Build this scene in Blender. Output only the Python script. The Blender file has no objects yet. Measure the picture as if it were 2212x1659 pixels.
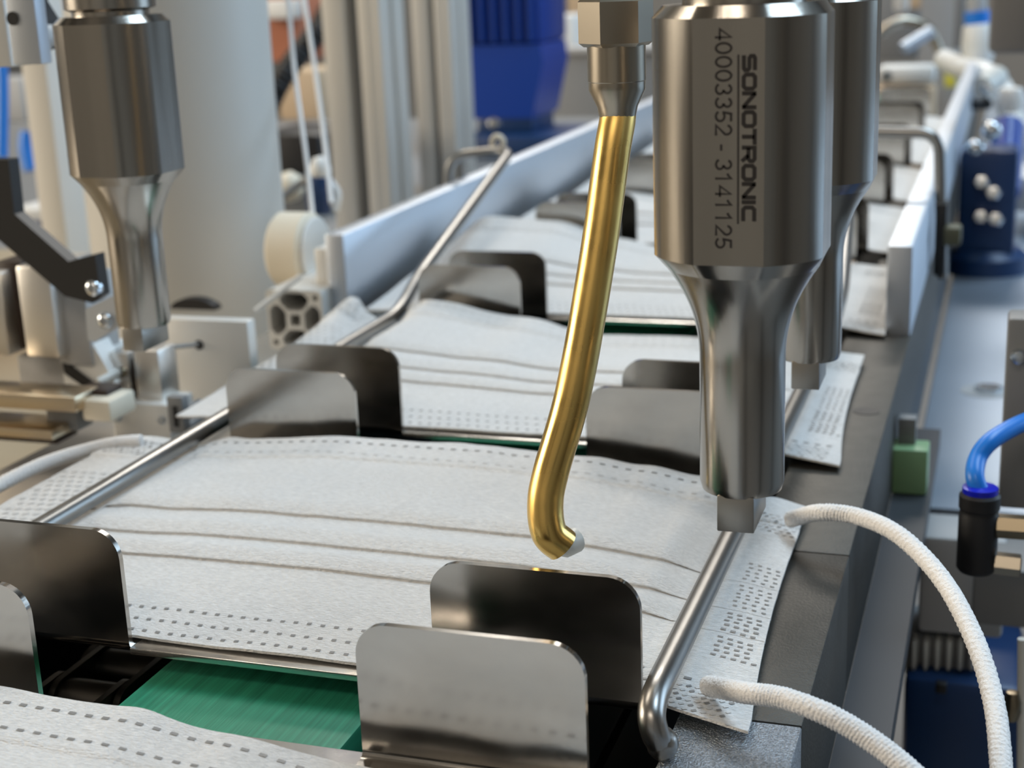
import bpy, bmesh, math, random
from mathutils import Vector, Matrix, noise
random.seed(7)
SC = bpy.context.scene
COL = SC.collection
S = 0.01                      # everything below is written in centimetres

# ------------------------------------------------------------------ camera
FPX, YAW, PITCH, ROLL = 3210.87, -0.327436, 0.274755, -0.0400866
CAM = Vector((12.3, -20.5, 11.3))
_f = Vector((math.sin(YAW)*math.cos(PITCH), math.cos(YAW)*math.cos(PITCH), -math.sin(PITCH)))
_r = Vector((math.cos(YAW), -math.sin(YAW), 0))
_u = _r.cross(_f)
RIGHT = _r*math.cos(ROLL) + _u*math.sin(ROLL)
UP = -_r*math.sin(ROLL) + _u*math.cos(ROLL)
FWD = _f
cd = bpy.data.cameras.new('camera'); cam = bpy.data.objects.new('camera', cd); COL.objects.link(cam)
m = Matrix((RIGHT, UP, -FWD)).transposed().to_4x4(); m.translation = CAM*S
cam.matrix_world = m
cd.sensor_width = 36; cd.lens = FPX/2212*36
cd.clip_start = 0.01; cd.clip_end = 60
cd.dof.use_dof = True; cd.dof.focus_distance = 0.245; cd.dof.aperture_fstop = 27
SC.camera = cam

# ------------------------------------------------------------------ world, lamps, exposure
w = bpy.data.worlds.new('world'); SC.world = w; w.use_nodes = True
w.node_tree.nodes['Background'].inputs[0].default_value = (0.55, 0.62, 0.7, 1)
w.node_tree.nodes['Background'].inputs[1].default_value = 0.25
def lamp(name, loc, target, sx, sy, col, watt):
    l = bpy.data.lights.new(name, 'AREA'); l.shape = 'RECTANGLE'; l.size = sx; l.size_y = sy
    l.energy = watt; l.color = col
    o = bpy.data.objects.new(name, l); COL.objects.link(o)
    o.location = Vector(loc)*S
    o.rotation_euler = (Vector(target)-Vector(loc)).to_track_quat('-Z', 'Y').to_euler()
    return o
lamp('window_daylight', (285, 170, 85), (0, 20, 0), 2.6, 1.5, (0.55, 0.77, 1.0), 62)
lamp('side_lamp_warm', (-290, -50, 75), (-20, 20, 0), 1.6, 1.1, (1.0, 0.87, 0.69), 80)
lamp('ceiling_lamp_warm', (-110, 90, 205), (-20, 20, 0), 1.4, 0.6, (1.0, 0.88, 0.72), 20)
lamp('ceiling_lamp_middle', (85, 70, 212), (70, 60, 0), 1.7, 0.8, (0.62, 0.82, 1.0), 54)
lamp('ceiling_lamp_rear', (-60, 300, 210), (-60, 300, 0), 1.8, 0.6, (1.0, 0.95, 0.88), 75)
lamp('ceiling_lamp_front', (10, -190, 210), (10, -190, 0), 1.4, 0.4, (1.0, 0.87, 0.72), 24)
SC.view_settings.view_transform = 'Standard'; SC.view_settings.look = 'None'
SC.view_settings.exposure = -0.27; SC.view_settings.gamma = 1.0
SC.view_settings.use_curve_mapping = False

# ------------------------------------------------------------------ helpers
def at(px, py, X=None, Y=None, Z=None, D=None):
    """the point seen at a pixel of the 2212x1659 frame, on a plane X, Y or Z, or at depth D (cm)"""
    d = RIGHT*((px-1106)/FPX) - UP*((py-829.5)/FPX) + FWD
    if X is not None: t = (X-CAM.x)/d.x
    elif Y is not None: t = (Y-CAM.y)/d.y
    elif Z is not None: t = (Z-CAM.z)/d.z
    else: t = D
    return CAM + d*t

ORG = {}
def empty(name, loc, label=None, cat=None, group=None):
    o = bpy.data.objects.new(name, None); COL.objects.link(o)
    o.location = Vector(loc)*S; o.empty_display_size = 0.01
    ORG[o.name] = Vector(loc)
    tag(o, label, cat, group); return o
def tag(o, label=None, cat=None, group=None, kind=None):
    if label: o['label'] = label
    if cat: o['category'] = cat
    if group: o['group'] = group
    if kind: o['kind'] = kind
    return o

class MB:
    def __init__(s): s.v = []; s.f = []
    def add(s, v, f):
        n = len(s.v); s.v += [Vector(p) for p in v]; s.f += [tuple(i+n for i in q) for q in f]; return s
    def box(s, x0, x1, y0, y1, z0, z1, b=0.0, mat=None):
        bm = bmesh.new(); bmesh.ops.create_cube(bm, size=1)
        for v in bm.verts:
            v.co = Vector(((x0+x1)/2+v.co.x*(x1-x0), (y0+y1)/2+v.co.y*(y1-y0), (z0+z1)/2+v.co.z*(z1-z0)))
        if b > 0: bmesh.ops.bevel(bm, geom=bm.edges[:], offset=b, segments=2, profile=0.5, affect='EDGES')
        return s.bm(bm, mat)
    def bm(s, bm, mat=None):
        bm.verts.index_update()
        s.add([(mat @ v.co if mat else v.co.copy()) for v in bm.verts], [[v.index for v in f.verts] for f in bm.faces]); bm.free(); return s
    def cyl(s, p0, p1, r0, r1=None, n=28, b=0.0):
        p0, p1 = Vector(p0), Vector(p1); r1 = r0 if r1 is None else r1
        L = (p1-p0).length
        prof = [(0, 0), (r0-b, 0), (r0, b), (r1, L-b), (r1-b, L), (0, L)] if b else [(0, 0), (r0, 0), (r1, L), (0, L)]
        return s.lathe(prof, p0, p1-p0, n)
    def lathe(s, prof, c, axis=(0, 0, 1), n=48, phase=0.0, flats=None):
        c = Vector(c); q = Vector(axis).normalized().to_track_quat('Z', 'Y')
        V = []; F = []; rows = []
        for r, z in prof:
            if r < 1e-6: rows.append([len(V)]); V.append(c+q @ Vector((0, 0, z))); continue
            row = []
            for i in range(n):
                a = phase+2*math.pi*i/n; rr = r
                row.append(len(V)); V.append(c+q @ Vector((rr*math.cos(a), rr*math.sin(a), z)))
            rows.append(row)
        for A, B in zip(rows, rows[1:]):
            if len(A) == 1 and len(B) == 1: continue
            for i in range(n):
                j = (i+1) % n
                if len(A) == 1: F.append((A[0], B[j], B[i]))
                elif len(B) == 1: F.append((A[i], A[j], B[0]))
                else: F.append((A[i], A[j], B[j], B[i]))
        return s.add(V, F)
    def tube(s, pts, r, n=12, cap=True, rf=None):
        pts = [Vector(p) for p in pts]; N = len(pts); rows = []; V = []; F = []
        t = (pts[1]-pts[0]).normalized(); up = Vector((0, 0, 1)) if abs(t.z) < .9 else Vector((1, 0, 0))
        nrm = (up - t*up.dot(t)).normalized()
        for i, p in enumerate(pts):
            t = (pts[min(i+1, N-1)]-pts[max(i-1, 0)]).normalized()
            nrm = (nrm-t*nrm.dot(t)).normalized(); bi = t.cross(nrm); row = []
            for k in range(n):
                a = 2*math.pi*k/n; rr = r(i/(N-1)) if callable(r) else r
                if rf: rr *= rf(i, a)
                row.append(len(V)); V.append(p+nrm*math.cos(a)*rr+bi*math.sin(a)*rr)
            rows.append(row)
        for A, B in zip(rows, rows[1:]):
            for k in range(n): j = (k+1) % n; F.append((A[k], A[j], B[j], B[k]))
        if cap: F.append(tuple(reversed(rows[0]))); F.append(tuple(rows[-1]))
        return s.add(V, F)
    def prism(s, outer, holes, fn, d):
        """2D outline with holes, fn(u, v, w) -> point, w from 0 to d"""
        bm = bmesh.new(); E = []; loops = []
        for lp in [outer]+list(holes):
            vs = [bm.verts.new((p[0], p[1], 0)) for p in lp]; loops.append(vs)
            for a, b in zip(vs, vs[1:]+vs[:1]): E.append(bm.edges.new((a, b)))
        if holes: bmesh.ops.triangle_fill(bm, use_beauty=True, use_dissolve=False, edges=E)
        else: bm.faces.new(loops[0])
        bm.verts.index_update(); tv = [(v.co.x, v.co.y) for v in bm.verts]; tf = [[v.index for v in f.verts] for f in bm.faces]
        lo = [[v.index for v in L] for L in loops]; bm.free(); n = len(tv)
        V = [fn(a, b, 0) for a, b in tv]+[fn(a, b, d) for a, b in tv]
        F = [tuple(f) for f in tf]+[tuple(i+n for i in reversed(f)) for f in tf]
        for L in lo:
            for a, b in zip(L, L[1:]+L[:1]): F.append((a, b, b+n, a+n))
        return s.add(V, F)
    def build(s, name, mat, parent=None, angle=32, origin=None):
        if parent is not None: org = ORG[parent.name]
        elif origin is not None: org = Vector(origin)
        else:
            lo = [min(p[i] for p in s.v) for i in range(3)]; hi = [max(p[i] for p in s.v) for i in range(3)]
            org = Vector(((lo[0]+hi[0])/2, (lo[1]+hi[1])/2, lo[2]))
        me = bpy.data.meshes.new(name)
        me.from_pydata([((p-org)*S)[:] for p in s.v], [], s.f); me.validate(); me.update()
        bm = bmesh.new(); bm.from_mesh(me); bmesh.ops.recalc_face_normals(bm, faces=bm.faces); bm.to_mesh(me); bm.free()
        for p in me.polygons: p.use_smooth = True
        me.set_sharp_from_angle(angle=math.radians(angle))
        me.materials.append(mat)
        o = bpy.data.objects.new(name, me); COL.objects.link(o); ORG[o.name] = org
        if parent is None: o.location = org*S
        else: o.parent = parent
        return o
def single(mb, name, mat, label, cat, group=None, kind=None, angle=32):
    return tag(mb.build(name, mat, angle=angle), label, cat, group, kind)
def copy_tree(o, parent=None, shift=None):
    c = o.copy(); COL.objects.link(c); c.parent = parent
    if shift is not None: c.location = o.location+Vector(shift)*S
    for ch in o.children: copy_tree(ch, c)
    return c
def pbox(px0, py0, px1, py1, Y, dy, b=0.05, mb=None, ext=(0, 0, 0, 0)):
    """axis-aligned block whose camera-side face fills a pixel rectangle on the plane Y"""
    ym = (py0+py1)/2; xm = (px0+px1)/2
    X0 = at(px0, ym, Y=Y).x; X1 = at(px1, ym, Y=Y).x; Z1 = at(xm, py0, Y=Y).z; Z0 = at(xm, py1, Y=Y).z
    return (mb or MB()).box(X0-ext[0], X1+ext[1], Y, Y+dy, Z0-ext[2], Z1+ext[3], b)
def fillet(pts, r, n=8):
    pts = [Vector(p) for p in pts]; out = [pts[0]]
    for a, b, c in zip(pts, pts[1:], pts[2:]):
        d0 = (a-b); d1 = (c-b); rr = min(r, d0.length*.48, d1.length*.48)
        p0 = b+d0.normalized()*rr; p1 = b+d1.normalized()*rr
        for i in range(n+1):
            t = i/n; out.append(p0*(1-t)**2+b*2*t*(1-t)+p1*t*t)
    out.append(pts[-1]); return out
def spline(pts, n=12):
    pts = [Vector(p) for p in pts]; P = [pts[0]*2-pts[1]]+pts+[pts[-1]*2-pts[-2]]; out = []
    for i in range(1, len(P)-2):
        a, b, c, d = P[i-1:i+3]
        for k in range(n):
            t = k/n; out.append(.5*((2*b)+(c-a)*t+(2*a-5*b+4*c-d)*t*t+(3*b-a-3*c+d)*t**3))
    out.append(pts[-1]); return out
def rrect(x0, x1, z0, z1, r, n=7, corners=(1, 1, 1, 1)):
    out = []
    for (cx, cz, a0, on) in ((x1-r, z1-r, 0, corners[0]), (x0+r, z1-r, 90, corners[1]), (x0+r, z0+r, 180, corners[2]), (x1-r, z0+r, 270, corners[3])):
        if on:
            for i in range(n+1):
                a = math.radians(a0+90*i/n); out.append((cx+r*math.cos(a), cz+r*math.sin(a)))
        else:
            out.append((x1 if a0 in (0, 270) else x0, z1 if a0 in (0, 90) else z0))
    return out
XZ = lambda y: (lambda u, v, w: Vector((u, y+w, v)))      # outline in X,Z, thickness along +Y
YZ = lambda x: (lambda u, v, w: Vector((x+w, u, v)))
XY = lambda z: (lambda u, v, w: Vector((u, v, z+w)))

# ------------------------------------------------------------------ materials
def mat(name, col, rough=.5, metal=0.0, bump=0.0, bscale=300, stretch=(1, 1, 1), var=0.0, vscale=40, spec=None, rvar=0.0, trans=0.0, sheen=0.0, coat=0.0):
    mt = bpy.data.materials.new(name); mt.use_nodes = True; nt = mt.node_tree; N = nt.nodes; L = nt.links
    p = N['Principled BSDF']; p.inputs['Base Color'].default_value = (*col, 1)
    p.inputs['Roughness'].default_value = rough; p.inputs['Metallic'].default_value = metal
    if spec is not None: p.inputs['Specular IOR Level'].default_value = spec
    if trans: p.inputs['Transmission Weight'].default_value = trans
    if sheen: p.inputs['Sheen Weight'].default_value = sheen
    if coat: p.inputs['Coat Weight'].default_value = coat
    tc = N.new('ShaderNodeTexCoord'); mp = N.new('ShaderNodeMapping'); mp.inputs['Scale'].default_value = stretch
    L.new(tc.outputs['Object'], mp.inputs['Vector'])
    def nz(sc, det=3):
        n = N.new('ShaderNodeTexNoise'); n.inputs['Scale'].default_value = sc; n.inputs['Detail'].default_value = det
        L.new(mp.outputs['Vector'], n.inputs['Vector']); return n
    if bump:
        n = nz(bscale); b = N.new('ShaderNodeBump'); b.inputs['Strength'].default_value = bump; b.inputs['Distance'].default_value = 0.0006
        L.new(n.outputs['Fac'], b.inputs['Height']); L.new(b.outputs['Normal'], p.inputs['Normal'])
    if var:
        n = nz(vscale); r = N.new('ShaderNodeMapRange'); r.inputs[1].default_value = .3; r.inputs[2].default_value = .7
        r.inputs[3].default_value = 1-var; r.inputs[4].default_value = 1+var*.6
        mx = N.new('ShaderNodeVectorMath'); mx.operation = 'SCALE'; mx.inputs[0].default_value = col
        L.new(n.outputs['Fac'], r.inputs[0]); L.new(r.outputs[0], mx.inputs['Scale']); L.new(mx.outputs[0], p.inputs['Base Color'])
    if rvar:
        n = nz(vscale*1.3); r = N.new('ShaderNodeMapRange'); r.inputs[1].default_value = .3; r.inputs[2].default_value = .7
        r.inputs[3].default_value = max(.02, rough-rvar); r.inputs[4].default_value = rough+rvar
        L.new(n.outputs['Fac'], r.inputs[0]); L.new(r.outputs[0], p.inputs['Roughness'])
    return mt
STEEL = mat('brushed_stainless', (.66, .64, .61), .24, 1, .05, 300, (1, 1, 12), rvar=.06, vscale=60)
TABSTEEL = mat('worn_stainless_sheet', (.50, .475, .44), .17, 1, .06, 45, (1, 1, 1.6), rvar=.05, vscale=70, var=.10)
RODSTEEL = mat('polished_rod_steel', (.34, .33, .315), .32, 1, .04, 400)
HORN = mat('turned_titanium', (.37, .345, .31), .22, 1, .05, 500, (1, 1, .05), rvar=.05, vscale=120, var=.10)
HORNTIP = mat('ground_steel_tip', (.34, .325, .30), .38, 1, .05, 600)
RAIL = mat('grey_rail_steel', (.075, .069, .06), .5, .7, .2, 1600, var=.12, vscale=200)
BLAST = mat('sandblasted_plate', (.46, .49, .53), .36, 1, 1.0, 3200, var=.45, vscale=2600)
ALU = mat('milled_aluminium', (.72, .70, .67), .38, 1, .05, 200, (1, 1, 6))
ANOD = mat('anodised_aluminium', (.70, .69, .66), .42, .35, .03, 300)
ANODB = mat('anodised_guide_wall', (.56, .60, .66), .48, 1, .03, 300)
FABRIC = mat('nonwoven_fabric', (.76, .75, .735), .62, 0, .9, 2600, (.45, 1.6, 1), var=.13, vscale=1500, sheen=.1)
WELD = mat('fused_film_dark_holes', (.22, .215, .21), .45, 0)  # fused film; the dark inside its holes is put into the colour
WELD2 = mat('fused_film_pale', (.55, .545, .535), .45, 0)
CORD = mat('knitted_cord', (.83, .815, .80), .9, 0, .7, 1800, sheen=.2)
GREEN = mat('green_guide_plastic', (.03, .26, .155), .42, 0, .15, 500, (6, .22, 1), var=.28, vscale=190)
GREEN2 = mat('green_translucent_block', (.27, .46, .24), .35, 0, trans=.12)
BRASS = mat('brass_tube', (.74, .50, .16), .3, 1, .06, 120, rvar=.08, vscale=90)
BRASSD = mat('brass_fitting', (.26, .215, .15), .3, 1)
NICKEL = mat('nickel_fitting', (.40, .355, .29), .28, 1)
BLACK = mat('black_anodised', (.012, .012, .013), .42, 0)
BLACKP = mat('black_plastic', (.008, .008, .010), .5, 0)
PIT = mat('oily_dark_frame', (.02, .022, .024), .5, .3)
CHAIN = mat('oiled_chain_steel', (.11, .10, .09), .35, 1)
WHITE = mat('white_paint', (.76, .755, .73), .4, 0)
COLUMN = mat('light_grey_powder_coat', (.57, .565, .54), .45, 0)
IVORY = mat('ivory_plastic', (.76, .69, .56), .5, 0)
PALE = mat('translucent_white_plastic', (.72, .72, .68), .35, 0, trans=.2)
BLUE = mat('blue_enamel', (.004, .045, .31), .33, 0)
BLUED = mat('dark_blue_enamel', (.006, .035, .12), .4, 0)
TUBEB = mat('blue_hose', (.01, .20, .72), .35, 0)
RINGB = mat('blue_release_ring', (.006, .012, .50), .3, 0)
SCREW = mat('zinc_plated_screw', (.62, .66, .70), .22, 1)
TABLE = mat('table_aluminium', (.36, .42, .50), .42, .6, .05, 90, var=.06, vscale=14)
TAN = mat('tan_table_board', (.36, .28, .18), .5, 0, var=.1, vscale=20)
TANB = mat('warm_machined_bar', (.66, .55, .40), .3, 1)
GREYP = mat('grey_painted_panel', (.19, .195, .20), .5, 0)
GREYL = mat('light_grey_panel', (.42, .42, .42), .5, 0)
GREYW = mat('frame_grey_sheet', (.032, .036, .043), .5, 0)
REDB = mat('brick_red_carton', (.50, .19, .11), .7, 0, var=.2, vscale=8)
CARD = mat('cardboard', (.56, .42, .28), .8, 0, var=.1, vscale=10)
YELLOW = mat('yellow_sticker', (.75, .68, .08), .5, 0)
BROWN = mat('dark_brown_phenolic', (.030, .016, .010), .5, 0)
INK = mat('laser_engraving', (.018, .014, .012), .6, 0)
WALLM = mat('plaster_wall', (.20, .19, .175), .8, 0, var=.05, vscale=3)
FLOORM = mat('concrete_floor', (.22, .22, .22), .6, 0, var=.1, vscale=4)

# ------------------------------------------------------------------ the room
def struct(mb, name, m): return tag(mb.build(name, m), kind='structure')
struct(MB().box(-330, 320, -260, 460, -96, -90), 'floor', FLOORM)
struct(MB().box(-330, 320, 440, 450, -90, 225), 'wall_back', WALLM)
struct(MB().box(-330, -320, -260, 440, -90, 225), 'wall_left', WALLM)
struct(MB().box(-320, 310, -260, -250, -90, 225), 'wall_front', mat('light_plaster', (.38, .36, .33), .8))
struct(MB().box(310, 320, -260, 440, -90, 225), 'wall_right', WALLM)
struct(MB().box(-330, 320, -260, 450, 225, 232), 'ceiling', WALLM)

for i, (x, y, w_) in enumerate(((-95, -70, 8), (-38, -90, 6), (34, -95, 9), (78, -40, 7), (110, 20, 8))):
    struct(MB().box(x, x+w_, y, y+8, -90, 130, .6), 'reflection_post_%d' % (i+1), BLACK)   # unseen dark posts, added so the polished metal mirrors dark stripes
# ------------------------------------------------------------------ conveyor: rails, guide, pit, chain
PITCH_Y = 12.7
r = empty('support_rail', (8.7, 40, -3.2), 'dark grey steel support rail running beneath the mask ends beside the welding horns', 'rail')
MB().box(7.75, 9.68, 7.74, 112, -3.35, -.3, .03).build('rail_plate', RAIL, r)
MB().box(7.75, 9.68, .62, 7.70, -3.35, -.3, .03).build('rail_plate', RAIL, r)
tag(MB().box(7.75, 9.68, -16, .58, -3.35, -.3, .03).build('rail_plate', BLAST, r), 'sandblasted silver end plate')
sl = MB(); sl.prism(rrect(8.75, 9.45, 17.3, 18.0, .34, 8), [], XY(-.315), .03); sl.build('slot', BLACK, r)
r = empty('side_rail', (-9.2, 40, -3), 'light grey aluminium deck rail below the mask ends by the feed blocks', 'rail')
MB().box(-13.8, -6.62, -16, 112, -3.0, -1.6, .04).build('rail_plate', ALU, r)
for q in (at(268, 953, Z=-1.6), at(350, 1000, Z=-1.6)):
    MB().cyl((q.x, q.y, -1.62), (q.x, q.y, -1.585), .17, n=20).build('screw_hole', BLACK, r)
single(MB().box(-1.72, 2.65, -18, 112, -2.2, -.62, .06), 'guide_strip', GREEN, 'green plastic guide strip with scratches running below the carriers', 'guide strip')
r = empty('conveyor_frame', (0, 40, -12), 'dark conveyor frame channel under the chain and the carriers', 'conveyor')
MB().box(-6.6, 7.74, -18, 112, -12.0, -11.0).build('bottom_plate', PIT, r)
MB().box(-6.6, -6.0, -18, 112, -11.0, -.9).build('side_plate', PIT, r)
MB().box(7.0, 7.70, -18, 112, -11.0, -3.3).build('side_plate', PIT, r)
MB().box(2.75, 5.6, -18, 112, -3.4, -3.0, .05).build('inner_bar', GREYW, r)
r = empty('drive_chain', (-3.6, 2, -2), 'oily black roller chain in the gap beside the green strip', 'chain')
for i in range(15):
    y = -8+i*1.27
    MB().cyl((-4.1, y, -1.7), (-3.0, y, -1.7), .40, n=20).build('roller', CHAIN, r)
    for x in (-4.35, -2.95):
        MB().prism(rrect(y-.5, y+1.77, -2.15, -1.25, .42, 5), [], YZ(x+(0.16 if i % 2 else 0)), .13).build('link_plate', CHAIN, r)

# ------------------------------------------------------------------ guide walls
r = empty('guide_wall', (-9.8, 60, -3), 'blue-grey anodised guide wall next to the white column', 'guide wall')
MB().box(-10.17, -9.45, 26, 112, -.5, 2.53, .07).build('wall_plate', ANODB, r)
MB().box(-10.9, -10.2, 26.6, 112, -.4, 1.9, .05).build('backing_bar', ANOD, r)
r = empty('guide_wall', (9.3, 60, -3), 'blue-grey anodised guide wall next to the blue clamps and the bolted table', 'guide wall')
MB().box(8.90, 9.67, 26, 112, -1.6, 2.53, .07).build('wall_plate', ANODB, r)
MB().box(9.15, 9.60, 26.3, 60, -5.6, -1.62, .04).build('foot_plate', GREYW, r)

# ------------------------------------------------------------------ carriers
TABX = ((-5.38, -1.96), (3.80, 7.27)); TABF = ((-5.52, -2.10), (3.56, 7.05))
TH = .11
def tab_mesh(x0, x1, near, h=2.17):
    mb = MB(); y = 0.0 if near else 10.3; n = 14; m_ = 16
    # upright sheet with rounded upper corners, slightly bowed, and the bend that joins it to the base
    def fn(u, v, w_):
        bow = .035*math.sin((u-x0)/(x1-x0)*math.pi)*(v/h)
        return Vector((u, y+w_+(bow if near else -bow), v))
    out = rrect(x0, x1, .10, h, .52, 8, (1, 1, 0, 0))
    mb.prism(out, [], fn, TH)
    s_ = 1 if near else -1; y0 = y if near else y+TH
    prof = []
    for i in range(7):
        a = math.pi/2*i/6; prof.append((y0+s_*(.22-.22*math.cos(a)), .10-.22*math.sin(a)))
    inn = []
    for i in range(7):
        a = math.pi/2*i/6; inn.append((y0+s_*(.22-.11*math.cos(a)), .10-.11*math.sin(a)))
    poly = prof+[(y0+s_*.5, -.12), (y0+s_*.5, -.01)]+inn[::-1]
    mb.prism(poly, [], YZ(x0), x1-x0)
    return mb
def carrier():
    r = empty('mask_carrier', (0.9, 5, -.6))
    mb = MB()
    mb.box(-1.96, 3.80, 0.0, 10.4, -.13, -.01, .015); mb.box(-5.38, -1.96, .45, 9.9, -.13, -.01); mb.box(3.80, 7.27, .45, 9.9, -.13, -.01)
    mb.build('base_plate', STEEL, r)
    for (a, b) in TABX: tab_mesh(a, b, True).build('tab', TABSTEEL, r)
    for (a, b) in TABF: tab_mesh(a, b, False).build('tab', TABSTEEL, r)
    return r
CL = {-1: 'stainless mask carrier with upright tabs under the mask cut off by the frame',
      0: 'stainless mask carrier with four upright tabs under the mask below the brass tube',
      1: 'stainless mask carrier with four upright tabs under the next mask behind the looped one',
      2: 'stainless mask carrier in the third row, at the near ends of the guide walls',
      3: 'stainless mask carrier with upright tabs in the fourth row between the guide walls',
      4: 'blurred stainless mask carrier in the fifth row between the guide walls',
      5: 'blurred stainless mask carrier in the sixth row beside the rear horn',
      6: 'blurred stainless mask carrier in the last row of the conveyor'}
c0 = carrier(); tag(c0, CL[0], 'carrier', 'mask carriers on the conveyor')
for k in (-1, 1, 2, 3, 4, 5, 6):
    c = copy_tree(c0, None, (0, PITCH_Y*k, 0)); tag(c, CL[k], 'carrier', 'mask carriers on the conveyor')

# ------------------------------------------------------------------ face masks
def interp(pts, x):
    if x <= pts[0][0]: return pts[0][1]
    for (a, va), (b, vb) in zip(pts, pts[1:]):
        if x <= b:
            t = (x-a)/(b-a); t = t*t*(3-2*t); return va+(vb-va)*t
    return pts[-1][1]
ZFAR = {-1: [(-8.5, .45), (-2, .66), (0, .62), (1.7, .45), (3.7, .15), (6, .12), (8.8, -.15)],
        0: [(-8.6, .42), (-7.4, .45), (-6.1, .33), (-5, .58), (-1.8, .80), (.8, .79), (3.8, .71), (5.1, .59), (6.3, .41), (7.8, .04), (8.9, -.16)],
        1: [(-8.8, .2), (-7.6, 1.15), (-7.0, 1.05), (-6.3, .42), (-5.6, 1.0), (-5, 1.15), (-1.8, .68), (.7, .22), (3.3, .25), (6, .2), (8.8, -.10)],
        2: [(-8.8, .9), (-7.2, 1.65), (-4.5, 1.5), (-2, .85), (0, .5), (4, .3), (8.8, 0)]}
FOLDS = (5.22, 4.0, 3.05)
def mask_fn(k):
    zf = ZFAR.get(k, [(-8.8, .5), (-6, .9-.05*k), (-2, .5), (3, .4), (6, .3), (8.8, 0)])
    sd = k*13.7
    def panel(y):
        prev = 8.35
        for fy in FOLDS:
            if y > fy:
                d = y-fy
                if d < .42: return 1-.5*(1-d/.42)**2
                return max(0., min(1., (prev-y)/(prev-fy-.42)))**1.5
            prev = fy-.05
        return 0.
    def z(x, y, h=None):
        v = max(0., min(1., (y-.25)/9.4))
        zn = .10 if x < 6.5 else .10-.22*max(0, (x-6.5)/2.4)
        if x < -6.3: zn = .10-.12*min(1, (-6.3-x)/2)
        b = zn*(1-v**1.25)+interp(zf, x)*v**1.25
        side = max(0., min(1., (x+7.0)/1.2))*max(0., min(1., (7.4-x)/1.0))
        b += .17*math.sin(math.pi*min(1, v*1.02))*side*max(.0, min(1., (7.4-x)/3.4))
        if h is None: h = panel(y)
        b += (.15*(.10+.90*side))*h
        if y > 8.35: b += .05*min(1., (y-8.35)/.08)
        b += .02*noise.noise((x*.55+sd, y*.5, sd))+.014*noise.noise((x*1.6, y*2.2+sd, 3.1))
        if k in (0, 1):
            for rx, wd in ((-6.15, .62), (7.62, .5)):
                d = abs(x-rx)
                if d < wd*1.6:
                    cap = .335+max(0, (d-.2))*.55
                    b = min(b, cap)
        if -5.6 < x < 7.4 and b < .09: b = .09
        if x > 7.3: b = max(b, -.22)
        return b
    return z
def mask_edges(y, k):
    v = (y-.25)/9.4
    return -8.65+.75*max(0, v)**4, 8.60+.35*(1-v)**3
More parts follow.
